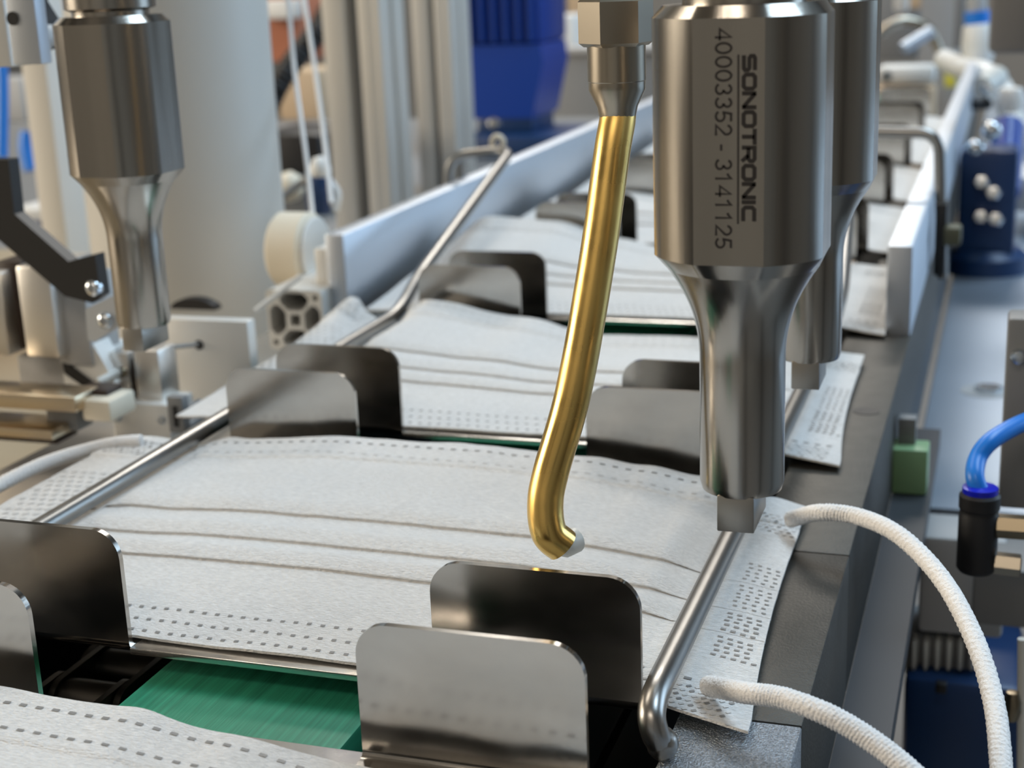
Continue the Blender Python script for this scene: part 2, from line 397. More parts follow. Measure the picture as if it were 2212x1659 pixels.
def make_mask(k, label, fine):
    z = mask_fn(k); y0 = PITCH_Y*k
    r = empty('face_mask', (0.3, y0+5, 0), label, 'face mask', 'face masks lying on the conveyor')
    ny = 96 if fine else 44; ys = [(.25+9.4*i/ny, None) for i in range(ny+1)]
    for fy in FOLDS:
        ys = [q for q in ys if not fy-.14 < q[0] < fy+.10]
        ys += [(fy-.0001*e_, (dy, hh)) for e_, (dy, hh) in enumerate(((.07, .63), (.02, .52), (-.012, .44), (-.018, .34), (-.002, .22), (.04, .08), (.045, .02), (-.03, 0.), (-.10, 0.)))]
    ys += [(8.35, None), (8.43, None)]
    ys.sort(key=lambda q: q[0])
    fixed = []
    for y, q in ys:
        fixed.append((y, q))
    # rows of one fold run from the far side of the lip to the near side, so put each in walking order
    out = []; i_ = 0
    while i_ < len(fixed):
        if fixed[i_][1] is None: out.append(fixed[i_]); i_ += 1
        else:
            j_ = i_
            while j_ < len(fixed) and fixed[j_][1] is not None: j_ += 1
            out += fixed[i_:j_]; i_ = j_
    ys = out; nx = 150 if fine else 60
    V = []; F = []
    for y, q in ys:
        a, b = mask_edges(y, k)
        for i in range(nx+1):
            x = a+(b-a)*i/nx
            yy = y; hh = None
            if q: yy = y+q[0]; hh = q[1]
            if y < .3 and x > 7.5: yy = y-.30*min(1, (x-7.5)/1.4)
            if y > 9.5: yy = y-.12*noise.noise((x*.8, k*3.3, 7))
            V.append(Vector((x, yy+y0+.06*noise.noise((x*.35+k, y*.3, 5.5)), z(x, y, hh))))
    n1 = nx+1; base = len(V); T = .05
    V += [p-Vector((0, 0, T)) for p in V]
    for j in range(len(ys)-1):
        for i in range(nx):
            q = (j*n1+i, j*n1+i+1, (j+1)*n1+i+1, (j+1)*n1+i); F.append(q); F.append(tuple(t+base for t in reversed(q)))
    rim = [i for i in range(nx)]+[j*n1+nx for j in range(len(ys)-1)]+[(len(ys)-1)*n1+i for i in range(nx, 0, -1)]+[j*n1 for j in range(len(ys)-1, 0, -1)]
    for a, b in zip(rim, rim[1:]+rim[:1]): F.append((a, b, b+base, a+base))
    mb = MB(); mb.v = V; mb.f = F
    mb.build('fabric', FABRIC, r, angle=75)
    # ultrasonic weld marks
    wd = MB(); wp = MB()
    def mark(B, x, y, sx, sy, rot=0.0):
        ea, eb = mask_edges(y, k)
        if not ea+.1 < x < eb-.08: return
        c, s_ = math.cos(rot), math.sin(rot); P = []
        for u, v in ((-.5, -.5), (.5, -.5), (.5, .5), (-.5, .5)):
            X = x+(u*sx)*c-(v*sy)*s_; Y = y+(u*sx)*s_+(v*sy)*c
            P.append(Vector((X, Y+y0, z(X, Y)+.012)))
        B.add(P, [(0, 1, 2, 3)])
    if fine or k in (1, 2):
        for row, (yy, ph) in enumerate(((.45, 0), (.82, .5), (1.22, 1.0))):
            x = -6.9+.26*ph
            while x < 7.3: mark(wd, x, yy, .085, .065, .1); x += .262
        x = -7.4
        while x < 7.3: mark(wd if k < 1 else wp, x, 9.28, .12, .07); mark(wd if k < 0 else wp, x+.13, 8.62, .12, .06); x += .29
        for g, (a, b) in enumerate(((6.10, 5.36), (5.06, 4.16), (3.84, 3.16), (2.88, 2.20))):
            nrow = 6 if g == 1 else 5
            for i in range(nrow):
                yy = a+(b-a)*i/(nrow-1)
                for j in range(5): mark(wd, 7.98+.175*j+(.03 if i % 2 else 0), yy-.02*j, .08 if g < 2 else .095, .045 if g < 2 else .06)
        for j in range(15):
            for i in range(6): mark(wp, -8.3+.26*i+(.13 if j % 2 else 0), 3.6+.27*j, .13, .10, .5)
        for (cx, cy) in ((8.05, .62), (8.05, 8.35), (-7.5, 8.95)):
            for i in range(7):
                for j in range(6): mark(wp if (i+j) % 3 else wd, cx-.45+.15*i+(.07 if j % 2 else 0), cy-.4+.15*j, .085, .06, .6)
        for i in range(5): mark(wd, 7.75+.27*i, 1.22, .13, .08)
    if wd.f: tag(wd.build('weld_marks', WELD, r), kind='stuff')
    if wp.f: tag(wp.build('weld_marks', WELD2, r), kind='stuff')
    return r, z
ML = {-1: 'white pleated face mask cut off by the lower edge of the picture',
      0: 'white pleated face mask with cord ear loops lying beneath the brass tube',
      1: 'white pleated face mask without loops, just behind the looped one',
      2: 'white pleated face mask in the third row beside the near ends of the guide walls',
      3: 'blurred white face mask in the fourth row between the guide walls',
      4: 'blurred white face mask in the fifth row between the guide walls',
      5: 'blurred white face mask in the sixth row, seen beside the rear horn',
      6: 'blurred white face mask in the last row of the conveyor'}
masks = {}
for k in (-1, 0, 1, 2, 3, 4, 5, 6): masks[k] = make_mask(k, ML[k], k in (-1, 0))

def cord(name, pts, rad, parent):
    P = spline(pts, 60)
    def rf(i, a): return 1+.055*math.sin(i*1.15+3*a)+.05*noise.noise((math.cos(a)*1.6, math.sin(a)*1.6, i*.5))
    return MB().tube(P, lambda t: rad, 14, True, rf).build(name, CORD, parent, angle=80)
m0 = masks[0][0]
cord('ear_loop', [(8.18, .74, .14), at(1612, 1497, D=22.55), at(1690, 1508, D=22.1), at(1790, 1545, D=21.5), at(1880, 1598, D=21.1), at(1965, 1665, D=20.7),
      at(2060, 1760, D=20.3), at(2130, 1800, D=20.6), at(2162, 1740, D=21.3), at(2160, 1620, D=22.2), at(2143, 1500, D=23.3), at(2098, 1365, D=24.7),
      at(2030, 1245, D=26.2), at(1940, 1155, D=27.6), at(1850, 1115, D=28.8), at(1770, 1107, D=29.4), (8.45, 8.1, .22)], .165, m0)
cord('ear_loop', [(-7.3, 9.15, .55), (-7.9, 9.0, .5), (-8.5, 8.6, .42), (-9.0, 7.6, .38), (-9.25, 6.2, .3), (-9.3, 4.6, .2), (-9.2, 3, .1), (-8.7, 1.6, .15)], .165, m0)

# ------------------------------------------------------------------ hold-down rods
zt = at(1105, 322, Y=39).z
lc = at(1106, 323, Y=39); lo_ = at(972, 336, Y=39); ld = at(965, 420, Y=39)
r = empty('hold_down_rod', (-6.1, 10, .4), 'long bent steel hold-down rod hooked over the guide wall near the white column', 'rod')
MB().tube(fillet([(-6.10, -1.5, .6), (-6.12, 22.6, .62), (-6.35, 25.0, 1.3), lc, lo_, ld], 1.1, 8), .215, 14).build('rod', RODSTEEL, r, angle=60)
rt = at(2028, 287, Y=37); rb_ = at(2036, 600, Y=37)
r = empty('hold_down_rod', (7.62, 10, .4), 'bent steel hold-down rod with a ball end beside the stamped horn', 'rod')
path = spline([(7.79, -.90, -.04), (7.72, -1.0, .16), (7.65, -.94, .40), (7.62, -.66, .55), (7.62, -.25, .60), (7.62, .4, .60)], 6)[:-1]+fillet([(7.62, .4, .60), (7.62, 22.6, .62), (7.66, 25.0, 1.3), at(1845, 284, Y=37), rt, rb_], 0.75, 10)
MB().tube(path, .215, 14).build('rod', RODSTEEL, r, angle=60)
b = MB(); b.lathe([(0, -.25), (.14, -.22), (.22, -.12), (.25, 0), (.22, .12), (.14, .22), (0, .25)], (7.80, -.90, -.04), (0, 0, 1), 20); b.build('ball_end', RODSTEEL, r, angle=80)
r = empty('rod_clamp', at(2035, 520, Y=36.6), 'dark clamp with an olive block holding the hooked rod on the guide wall', 'clamp')
pbox(2018, 440, 2044, 596, 36.4, 1.0, .08).build('clamp_plate', BLACK, r)
pbox(2038, 492, 2076, 532, 36.0, 1.0, .1).build('clamp_block', mat('olive_block', (.10, .10, .06), .5), r)
r = empty('rod_clamp', at(960, 420, Y=39), 'steel clamp bar below the hooked rod behind the guide wall', 'clamp')
pbox(985, 338, 1000, 420, 39.6, .5, .05).build('clamp_bar', RODSTEEL, r)
e = at(1075, 308, Y=39.5)
eo = MB(); ring = [(e.x+.26*math.cos(t*math.pi/10), e.y, e.z+.26*math.sin(t*math.pi/10)) for t in range(21)]
eo.tube(ring, .12, 10, False); single(eo, 'cable_eyelet', IVORY, 'small pale round eyelet standing on the hooked rod before the blue motor', 'eyelet', angle=80)

# ------------------------------------------------------------------ ultrasonic horns
def horn_profile():
    p = [(10.62, 1.14), (10.46, 1.30)]
    p += [(7.12, 1.30), (6.90, 1.105)]
    for i in range(1, 21):
        t = 1-i/20; p.append((5.5+1.4*t, .635+.47*t**2.2))
    p += [(3.60, .635), (3.47, .60)]
    return p
def horn_part(zlo, zhi, flat_d):
    n = 32*4; V = []; F = []; rows = []
    a0 = math.acos(min(1, flat_d/1.30))
    ang = []
    for q in range(4):
        c = q*math.pi/2
        k1 = [c-a0+2*a0*i/10 for i in range(11)]
        k2 = [c+a0+(math.pi/2-2*a0)*i/22 for i in range(1, 22)]
        ang += k1+k2
    prof = [(z, R) for z, R in horn_profile() if zlo-1e-6 <= z <= zhi+1e-6]
    return prof, ang
def horn(x, y, zoff=0.0):
    r = empty('ultrasonic_horn', (x, y, 2.9+zoff))
    prof, ang = horn_part(3.4, 11, 1.205)
    def surf(pr, d):
        mb = MB(); rows = []; V = []; F = []
        for z, R in pr:
            row = []
            for a in ang:
                qa = (a+math.pi/4) % (math.pi/2)-math.pi/4
                rr = min(R, d/math.cos(qa)); row.append(len(V)); V.append((x+rr*math.cos(a), y+rr*math.sin(a), z+zoff))
            rows.append(row)
        n = len(ang)
        for A, B in zip(rows, rows[1:]):
            for i in range(n): j = (i+1) % n; F.append((A[i], A[j], B[j], B[i]))
        F.append(tuple(rows[0])); F.append(tuple(reversed(rows[-1])))
        return mb.add(V, F)
    bi = [q for q in prof if q[0] >= 6.89]
    dense = []
    for (z0, R0), (z1, R1) in zip(bi, bi[1:]):
        dense.append((z0, R0))
    dense.append(bi[-1])
    surf(dense, 1.205).build('horn_body', HORN, r, angle=18)
    ta = [q for q in prof if q[0] <= 6.91]
    surf(ta, .60 if False else 1.205).build('horn_neck', HORN, r, angle=30)
    MB().box(x-.28, x+.28, y-.58, y+.58, 2.93+zoff, 3.50+zoff, .025).build('weld_tip', HORNTIP, r)
    MB().lathe([(0, 10.55), (.86, 10.55), (.86, 10.72), (1.02, 10.78), (1.02, 12.2), (1.3, 12.5), (1.3, 17), (0, 17)], (x, y, zoff), (0, 0, 1), 64).build('booster', mat('booster_steel', (.40, .37, .33), .25, 1) if 'booster_steel' not in bpy.data.materials else bpy.data.materials['booster_steel'], r, angle=30)
    return r
h0 = horn(8.69, .83, .05); tag(h0, 'stamped steel ultrasonic horn with engraved lettering above the ear loop', 'welding horn', 'ultrasonic welding horns')
h1 = copy_tree(h0, None, (-.03, 8.2, -.10)); tag(h1, 'plain steel ultrasonic horn half hidden behind the stamped one', 'welding horn', 'ultrasonic welding horns')
h2 = copy_tree(h0, None, (-7.09-8.69, 9.5-.83, -.12)); tag(h2, 'plain steel ultrasonic horn before the thick white column', 'welding horn', 'ultrasonic welding horns')
# engraved lettering on the flat that faces the camera
FY = .83-1.205-.004
def arc(cx, cy, rx, ry, a0, a1, n=14):
    return [(cx+rx*math.cos(math.radians(a0+(a1-a0)*i/n)), cy+ry*math.sin(math.radians(a0+(a1-a0)*i/n))) for i in range(n+1)]
DIG = {'0': (.60, [arc(.28, .5, .215, .44, 90, 450, 28)]), '1': (.60, [[(.08, .72), (.20, .80), (.31, .95), (.31, 0)]]),
       '2': (.60, [arc(.28, .68, .20, .265, 170, -25)+[(.07, .055), (.53, .055)]]),
       '3': (.60, [arc(.27, .715, .18, .225, 165, -80), arc(.27, .28, .21, .225, 80, -165)]),
       '4': (.60, [[(.41, 0), (.41, .93), (.05, .28), (.55, .28)]]),
       '5': (.60, [[(.50, .935), (.16, .935), (.10, .50)]+arc(.27, .30, .215, .25, 125, -155)]),
       '-': (.36, [[(.03, .36), (.31, .36)]]), ' ': (.30, [])}
WID = {'S': (1.14, [[(1.0, .88), (.24, .88), (.12, .80), (.12, .60), (.24, .50), (.86, .50), (.98, .40), (.98, .20), (.86, .12), (.06, .12)]]),
       'O': (1.18, [[(.55, .89), (.28, .89), (.13, .74), (.13, .26), (.28, .11), (.86, .11), (1.01, .26), (1.01, .74), (.86, .89), (.55, .89)]]),
       'N': (1.18, [[(.12, 0), (.12, 1)], [(.12, .93), (1.0, .07)], [(1.0, 0), (1.0, 1)]]),
       'T': (1.08, [[(0, .89), (1.02, .89)], [(.51, .89), (.51, 0)]]),
       'R': (1.16, [[(.12, 0), (.12, .89), (.84, .89), (.98, .78), (.98, .58), (.84, .46), (.12, .46)], [(.60, .46), (1.0, .0)]]),
       'I': (.34, [[(.13, 0), (.13, 1)]]),
       'C': (1.14, [[(1.04, .89), (.28, .89), (.13, .74), (.13, .26), (.28, .11), (1.04, .11)]])}
def lettering(text, glyphs, sw, px_c, py0, py1, hpx, name):
    strokes = []; x = 0
    for ch in text:
        wd, ls = glyphs[ch]
        for l in ls: strokes.append([(x+a, b) for a, b in l])
        x += wd
    tot = x-.05
    A = at(px_c-hpx/2, (py0+py1)/2, Y=FY).x; B = at(px_c+hpx/2, (py0+py1)/2, Y=FY).x
    z0 = at(px_c, py0, Y=FY).z; z1 = at(px_c, py1, Y=FY).z
    H = B-A; W = (z0-z1)/tot; mb = MB()
    for l in strokes:
        P = [Vector((a*W, b*H)) for a, b in l]; n = len(P); t = sw*H/2; L = []; Rr = []
        closed = (P[0]-P[-1]).length < 1e-6
        for i, p in enumerate(P):
            a_ = P[i-1] if i else (P[-2] if closed else p); b_ = P[i+1] if i < n-1 else (P[1] if closed else p)
            d0 = (p-a_).normalized() if (p-a_).length > 1e-9 else (b_-p).normalized()
            d1 = (b_-p).normalized() if (b_-p).length > 1e-9 else d0
            nn = Vector((-(d0+d1).y, (d0+d1).x)).normalized(); k = min(1.6, 1/max(.3, nn.dot(Vector((-d0.y, d0.x)))))
            L.append(p+nn*t*k); Rr.append(p-nn*t*k)
        Q = [Vector((A+q.y, FY, z0-q.x)) for q in L+Rr]
        mb.add(Q, [(i, i+1, n+i+1, n+i) for i in range(n-1)])
    return mb.build(name, INK, h0)
lettering('40003352 - 3141125', DIG, .14, 1563, 60, 538, 37, 'engraved_number')
lettering('SONOTRONIC', WID, .29, 1618, 117, 480, 31, 'engraved_name')
ul = MB(); A = at(1595, 118, Y=FY); B = at(1592, 484, Y=FY)
ul.add([(A.x-.013, FY, A.z), (A.x+.013, FY, A.z), (A.x+.013, FY, B.z), (A.x-.013, FY, B.z)], [(0, 1, 2, 3)]); ul.build('engraved_line', INK, h0)

# ------------------------------------------------------------------ brass air nozzle
D = 24.0
r = empty('air_nozzle', at(1335, 240, D=D), 'bent brass air nozzle tube with nickel fitting hanging over the mask', 'air nozzle')
top = at(1335, 245, D=D); P = [at(1333, 150, D=D), top, at(1322, 330, D=D-.05), at(1290, 560, D=D-.1), at(1240, 840, D=D-.1), at(1190, 1020, D=D), at(1178, 1090, D=D), at(1186, 1150, D=D), at(1215, 1178, D=D+.1)]
MB().tube(spline(P, 14), .295, 20).build('tube', BRASS, r, angle=60)
MB().tube([at(1205, 1172, D=D+.05), at(1222, 1176, D=D+.15), at(1242, 1166, D=D+.3)], .215, 16).build('nozzle_tip', PALE, r, angle=40)
a = at(1334, 250, D=D); 
MB().lathe([(0, 0), (.30, 0), (.33, .15), (.46, .42), (.46, .55), (0, .55)], a, (0, 0, 1), 32).build('ferrule', NICKEL, r)
MB().lathe([(0, .50), (.42, .50), (.47, .56), (.47, 1.12), (0, 1.12)], a, (0, 0, 1), 32).build('collar', NICKEL, r)
MB().lathe([(0, 1.1), (.52, 1.1), (.60, 1.16), (.60, 1.80), (.52, 1.88), (0, 1.88)], a, (0, 0, 1), 6, .35).build('hex_nut', NICKEL, r, angle=15)
MB().lathe([(0, 1.85), (.40, 1.85), (.40, 4), (0, 4)], a, (0, 0, 1), 28).build('stem', BRASSD, r)

# ------------------------------------------------------------------ loop feeding blocks beside the conveyor
r = empty('feed_plate', at(460, 880, Y=18), 'upright grey machined plate with a drilled hole before the white column', 'plate')
pbox(362, 692, 542, 884, 18, .5, .04, ext=(0, 0, .2, 0)).build('plate', ANOD, r)
h_ = at(430, 745, Y=18); MB().cyl((h_.x, 17.97, h_.z), (h_.x, 18.02, h_.z), .15, n=20).build('drilled_hole', BLACK, r)
MB().tube([at(372, 750, Y=17.2), at(428, 744, Y=17.95)], .07, 10).build('pin', RODSTEEL, r)
r = empty('loop_gripper', at(310, 880, Y=15), 'aluminium gripper block with a split jaw under the plain horn', 'gripper')
pbox(240, 762, 280, 868, 15, 1.0, .06).build('jaw', ALU, r)
pbox(292, 758, 346, 868, 15, 1.0, .06).build('jaw', ALU, r)
pbox(272, 770, 300, 880, 15.25, .7, .1).build('jaw_gap', BROWN, r)
pbox(205, 748, 240, 868, 15.3, 1.0, .08).build('jaw_shoulder', WHITE, r)
pbox(215, 866, 350, 886, 15.1, .8, .03).build('jaw_base', BROWN, r)
n_ = at(262, 805, Y=14.95); MB().cyl(n_, (n_.x+.05, 15.05, n_.z), .16, n=18).build('brass_bush', BRASSD, r)
MB().tube([at(212, 826, Y=14.2), at(228, 818, Y=14.4), at(255, 803, Y=14.95)], .13, 12).build('cord_guide', PALE, r, angle=60)
r = empty('gripper_mount', at(300, 960, Y=14.6), 'grey mounting block with two screws carrying the gripper by the looped mask', 'mount')
pbox(243, 872, 364, 920, 14.6, 1.4, .05, ext=(0, 0, .6, 0)).build('mount_block', ANOD, r)
for px, py in ((255, 903), (350, 906)):
    q = at(px, py, Y=14.6); MB().cyl((q.x, 14.5, q.z), (q.x, 14.62, q.z), .13, n=18, b=.03).build('screw', SCREW, r)
r = empty('slotted_bracket', at(380, 930, Y=14), 'dark slotted steel bracket next to the gripper block', 'bracket')
pbox(362, 858, 396, 936, 14, .35, .04).build('bracket_plate', GREYP, r)
pbox(374, 878, 384, 922, 13.97, .05, .0).build('slot', BLACK, r)
MB().tube([at(398, 925, Y=14.4), at(492, 868, Y=17.6)], .12, 8).build('brace', GREYP, r)
MB().tube([at(398, 888, Y=14.8), at(430, 868, Y=16)], .10, 8).build('brace', GREYP, r)
r = empty('feed_slider', at(120, 850, Y=14), 'white slanted slider with a black stripe beside the gripper', 'slider')
q0 = [(130, 770), (205, 742), (232, 842), (212, 838)]
mb = MB(); pts = [at(px, py, Y=14.6) for px, py in ((132, 768), (200, 742), (250, 830), (205, 842))]
mb.prism([(p.x, p.z) for p in pts], [], XZ(14.6), .8); mb.build('slider_body', WHITE, r)
pts = [at(px, py, Y=14.5) for px, py in ((134, 782), (150, 790), (232, 852), (200, 850), (140, 806))]
mb = MB(); mb.prism([(p.x, p.z) for p in pts], [], XZ(14.5), .15); mb.build('stripe', BLACK, r)
pts = [at(px, py, Y=14.55) for px, py in ((136, 806), (200, 848), (156, 846), (140, 830))]
mb = MB(); mb.prism([(p.x, p.z) for p in pts], [], XZ(14.55), .6); mb.build('slider_toe', WHITE, r)
r = empty('cutter_bar', at(80, 890, Y=12.5), 'bright warm metal bar ending in a pale block before the gripper mount', 'bar')
pbox(-120, 850, 162, 884, 12.5, 1.2, .08).build('bar', TANB, r)
pbox(166, 842, 232, 872, 13.4, .8, .04).build('dark_spacer', BROWN, r)
pbox(176, 866, 238, 912, 12.9, 1.3, .1).build('end_block', IVORY, r)
pbox(100, 884, 168, 930, 13.2, .8, .08).build('lower_block', GREYP, r)
r = empty('lower_bar', at(40, 940, Y=12), 'tan lower bar with a dark joint lying beneath the bright warm bar', 'bar')
pbox(-120, 922, 112, 944, 12.4, 1.4, .06).build('bar', TANB, r)
pbox(-100, 944, 122, 952, 12.6, 1.0, .02).build('joint', BROWN, r)
r = empty('lever_arm', at(150, 640, Y=13.5), 'black bent lever arm with a shiny screw at its lower end', 'lever')
pts = [at(px, py, Y=13.5) for px, py in ((-60, 345), (18, 345), (31, 462), (148, 565), (205, 550), (218, 640), (200, 655), (140, 640), (-10, 512), (-60, 470))]
mb = MB(); mb.prism([(p.x, p.z) for p in pts], [], XZ(13.5), .45); mb.build('arm', BLACK, r)
def screw(px, py, Y, rad, parent):
    q = at(px, py, Y=Y); s_ = MB()
    s_.lathe([(0, .16), (rad*.45, .155), (rad*.85, .10), (rad, 0), (rad, -.1)], (q.x, Y, q.z), (0, -1, 0), 24)
    o = s_.build('screw', SCREW, parent, angle=60)
    k_ = MB(); k_.lathe([(0, .172), (rad*.36, .172), (rad*.36, .14), (0, .14)], (q.x, Y, q.z), (0, -1, 0), 6); k_.build('hex_socket', GREYP, o)
screw(202, 622, 13.5, .24, r)
r = empty('slide_block', at(80, 760, Y=14), 'pale aluminium slide block with a dark brown recess under the lever arm', 'slide block')
pbox(44, 575, 116, 772, 14.0, 2.2, .1).build('carriage', ALU, r)
pbox(4, 565, 56, 752, 14.6, 1.4, .05).build('recess', BROWN, r)
pbox(-60, 590, 8, 768, 14.0, 2.0, .08).build('carriage', ALU, r)
pbox(116, 600, 190, 790, 14.5, 1.5, .08).build('side_body', GREYL, r)
pbox(40, 770, 140, 850, 14.8, 1.0, .08).build('lower_body', GREYL, r)
r = empty('pivot_plate', at(225, 740, Y=13.4), 'small blue-grey plate with a shiny screw under the lever arm', 'plate')
pts = [at(px, py, Y=13.3) for px, py in ((184, 668), (258, 632), (262, 700), (205, 738), (190, 735))]
mb = MB(); mb.prism([(p.x, p.z) for p in pts], [], XZ(13.3), .5); mb.build('plate', ANODB, r)
screw(228, 692, 13.3, .24, r)
r = empty('bracket_block', at(35, 145, Y=10), 'blue-grey block with a round hole cut off by the picture corner', 'block')
pbox(12, -120, 74, 140, 10, .45, .04, ext=(0, 0, 0, 3)).build('block', ANODB, r)
q = at(28, 40, Y=10); MB().cyl((q.x, 9.97, q.z), (q.x, 10.03, q.z), .16, n=22).build('hole', BLACK, r)
pbox(-60, -120, 8, 146, 10.5, 1.6, .06, ext=(0, 0, 0, 3)).build('rear_block', ANOD, r)
r = empty('hose_clip', at(95, 100, Y=13), 'black plastic clip with a grey roller beside the corner block', 'clip')
pts = [at(px, py, Y=13) for px, py in ((66, -30), (74, 5), (95, 38), (116, 80), (117, 106), (88, 106), (66, 60))]
mb = MB(); mb.prism([(p.x, p.z) for p in pts], [], XZ(13), .6); mb.build('clip', BLACKP, r)
q = at(80, 82, Y=12.7); MB().cyl((q.x, 12.6, q.z), (q.x, 13.2, q.z), .35, n=24, b=.06).build('roller', GREYL, r)

# ------------------------------------------------------------------ posts, profiles and rollers behind
q = at(388, 300, D=60)
cyl_ = MB(); cyl_.lathe([(0, -3.2), (3.95, -3.2), (3.95, 60), (0, 60)], (q.x, q.y, 0), (0, 0, 1), 96)
single(cyl_, 'machine_column', COLUMN, 'thick round light grey column behind the plain horn', 'column', angle=40)
e = at(415, 655, Y=27)
mb = MB(); mb.prism([(e.x+.95*math.cos(t*math.pi/12), e.z-.25+.42*math.sin(t*math.pi/12)) for t in range(13)], [], XZ(27), .5)  # black half disc painting in the shaded notch of the column foot
single(mb, 'notch_shade', BLACKP, 'small black half-round patch standing in for the notch shade at the foot of the thick column', 'patch')
r = empty('machine_post', at(110, 500, D=75), 'slim pale square post behind the plain horn and the lever arm', 'post')
a = at(62, 300, D=72); b = at(132, 300, D=72)
MB().box(a.x, b.x, a.y, a.y+2.6, -3.2, 60, .25).build('post_body', WHITE, r)
single(MB().box(-120, -13.85, -14, 50, -5.2, -3.2, .1), 'machine_table', TAN, 'tan table top carrying the feed blocks and the round column', 'table')

ZR = at(1095, 258, D=140).z-3.6
single(MB().box(-150, -11.3, 52, 150, ZR-3, ZR, .1), 'rear_bench', GREYP, 'dark grey bench carrying the profile posts and the blue motor', 'bench')
def tslot(c):   # square aluminium profile with rounded grooves, hollow
    h = 1.1*c
    outer = []
    for sx, sy, a0 in ((1, 1, 0), (-1, 1, 90), (-1, -1, 180), (1, -1, 270)):
        for i in range(6):
            a = math.radians(a0+90*i/5); outer.append((sx*(h-.18*c)+.18*c*math.cos(a), sy*(h-.18*c)+.18*c*math.sin(a)))
    holes = [[(-.2*c, -.2*c), (.2*c, -.2*c), (.2*c, .2*c), (-.2*c, .2*c)]]
    for k in range(4):
        ca, sa = math.cos(k*math.pi/2), math.sin(k*math.pi/2)
        lobe = [(-.28, .36), (.28, .36), (.52, .60), (.56, .80), (.36, .99), (-.36, .99), (-.56, .80), (-.52, .60)]
        holes.append([((x*ca-y*sa)*c, (x*sa+y*ca)*c) for x, y in lobe])
        cx, cy = .84, .84
        holes.append([(((cx*ca-cy*sa)+.11*math.cos(t*math.pi/5))*c, ((cx*sa+cy*ca)+.11*math.sin(t*math.pi/5))*c) for t in range(10)])
    return outer, holes
q = at(638, 692, Y=25.2); o_, hs = tslot(.98)
mb = MB(); mb.prism(o_, hs, lambda u, v, w: Vector((q.x+u, 25.2+w, q.z+v)), 26)
r = empty('profile_rail', (q.x, 25.2, q.z-1.1), 'open end of a hollow aluminium profile rail beside the guide wall', 'profile')
mb.build('profile', ANOD, r)
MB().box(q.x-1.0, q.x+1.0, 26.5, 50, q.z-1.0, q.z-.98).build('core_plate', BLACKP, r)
q = at(645, 540, Y=29)
r = empty('cord_roller', (q.x, 29, q.z-1.4), 'ivory plastic cord roller above the profile rail', 'roller')
MB().cyl((q.x-.75, 29, q.z), (q.x+.62, 29, q.z), 1.42, n=48, b=.12).build('drum', IVORY, r)
MB().cyl((q.x+.62, 29, q.z), (q.x+.80, 29, q.z), 1.25, n=40, b=.05).build('flange', WHITE, r)
MB().tube([(q.x, 29, q.z), (q.x-.1, 29, q.z-1.9)], .25, 10).build('stand', ALU, r)
single(MB().tube([at(552, 672, Y=24.6), at(650, 596, Y=25.4)], .10, 8), 'guide_pin', WHITE, 'thin white slanting pin before the profile rail', 'pin')
single(MB().tube(spline([at(610, -60, D=60), at(622, 0, D=60), at(636, 150, D=60), at(660, 330, D=58), at(676, 470, D=56.5)], 8), .10, 8), 'elastic_cord', CORD, 'pale elastic cord running down to the ivory roller', 'cord')
single(MB().tube(spline([at(648, -60, D=66), at(658, 0, D=66), at(690, 220, D=65), at(704, 330, D=64), at(716, 440, D=62)], 8), .11, 8), 'elastic_cord', CORD, 'pale elastic cord passing close to the grooved profile post', 'cord')

def groove_post(px0, px1, D, wx, dy, label, gap=.9):
    a = at(px0, 200, D=D); x0 = a.x; y0 = a.y; x1 = x0+wx
    r = empty('profile_post', ((x0+x1)/2, y0, -3.2), label, 'profile post')
    g = gap; xm = (x0+x1)/2; ym = y0+dy/2
    MB().box(x0, xm-g/2, y0, y0+dy, ZR, 60, .1).build('flange', ANOD, r)
    MB().box(xm+g/2, x1-.45, y0, y0+dy, ZR, 60, .1).build('flange', ANOD, r)
    MB().box(x1-.5, x1, y0, ym-g/3, ZR, 60, .1).build('side_flange', ANOD, r)
    MB().box(x1-.5, x1, ym+g/3, y0+dy, ZR, 60, .1).build('side_flange', ANOD, r)
    MB().box(xm-g/2, xm+g/2, y0+.9, y0+dy-.5, ZR, 60).build('groove_floor', GREYP, r)
    MB().box(x1-.9, x1-.55, ym-g/3, ym+g/3, ZR, 60).build('groove_floor', GREYP, r)
groove_post(706, 830, 95, 4.0, 4.0, 'aluminium profile post with a dark groove, next to the elastic cords')
groove_post(898, 955, 118, 3.2, 4.6, 'aluminium profile post standing next to the blue motor', .5)

# blue motor
r = empty('blue_motor', at(1090, 320, D=140), 'deep blue enamelled motor with cooling fins behind the guide wall', 'motor')
a = at(1000, 60, D=140); b = at(1184, 60, D=140); y0 = a.y; x0 = a.x; x1 = b.x
z1 = at(1095, 95, D=140).z; z0 = at(1095, 258, D=140).z
MB().box(x0, x1, y0, y0+9, z1, 40, .5).build('housing', BLUE, r)
for i in range(6):
    x = x0+.8+i*(x1-x0-1.6)/5; MB().box(x-.22, x+.22, y0-.6, y0+.2, z1+.2, 40, .1).build('fin', BLUE, r)
mb = MB(); mb.prism([(x0, z1), (x1, z1), (x1+.2, z1-1.8), (x1-1.0, z0), (x0+.6, z0), (x0, z1-2)], [], XZ(y0-.3), 8.6); mb.build('gear_case', BLUE, r)
MB().box(x0-.2, x1+5, y0-2.5, y0+9, z0-3.6, z0-1.4, .3).build('base_flange', BLUED, r)
MB().box(x0+1, x1-1, y0-.2, y0+7, z0-1.6, z0+.2, .3).build('foot', BLUED, r)
q = at(1066, 266, D=137); MB().lathe([(0, .2), (.5, .1), (.6, -.3), (0, -.3)], q, (0, -1, .2), 18).build('bolt', SCREW, r)
q = at(1290, 250, D=190)
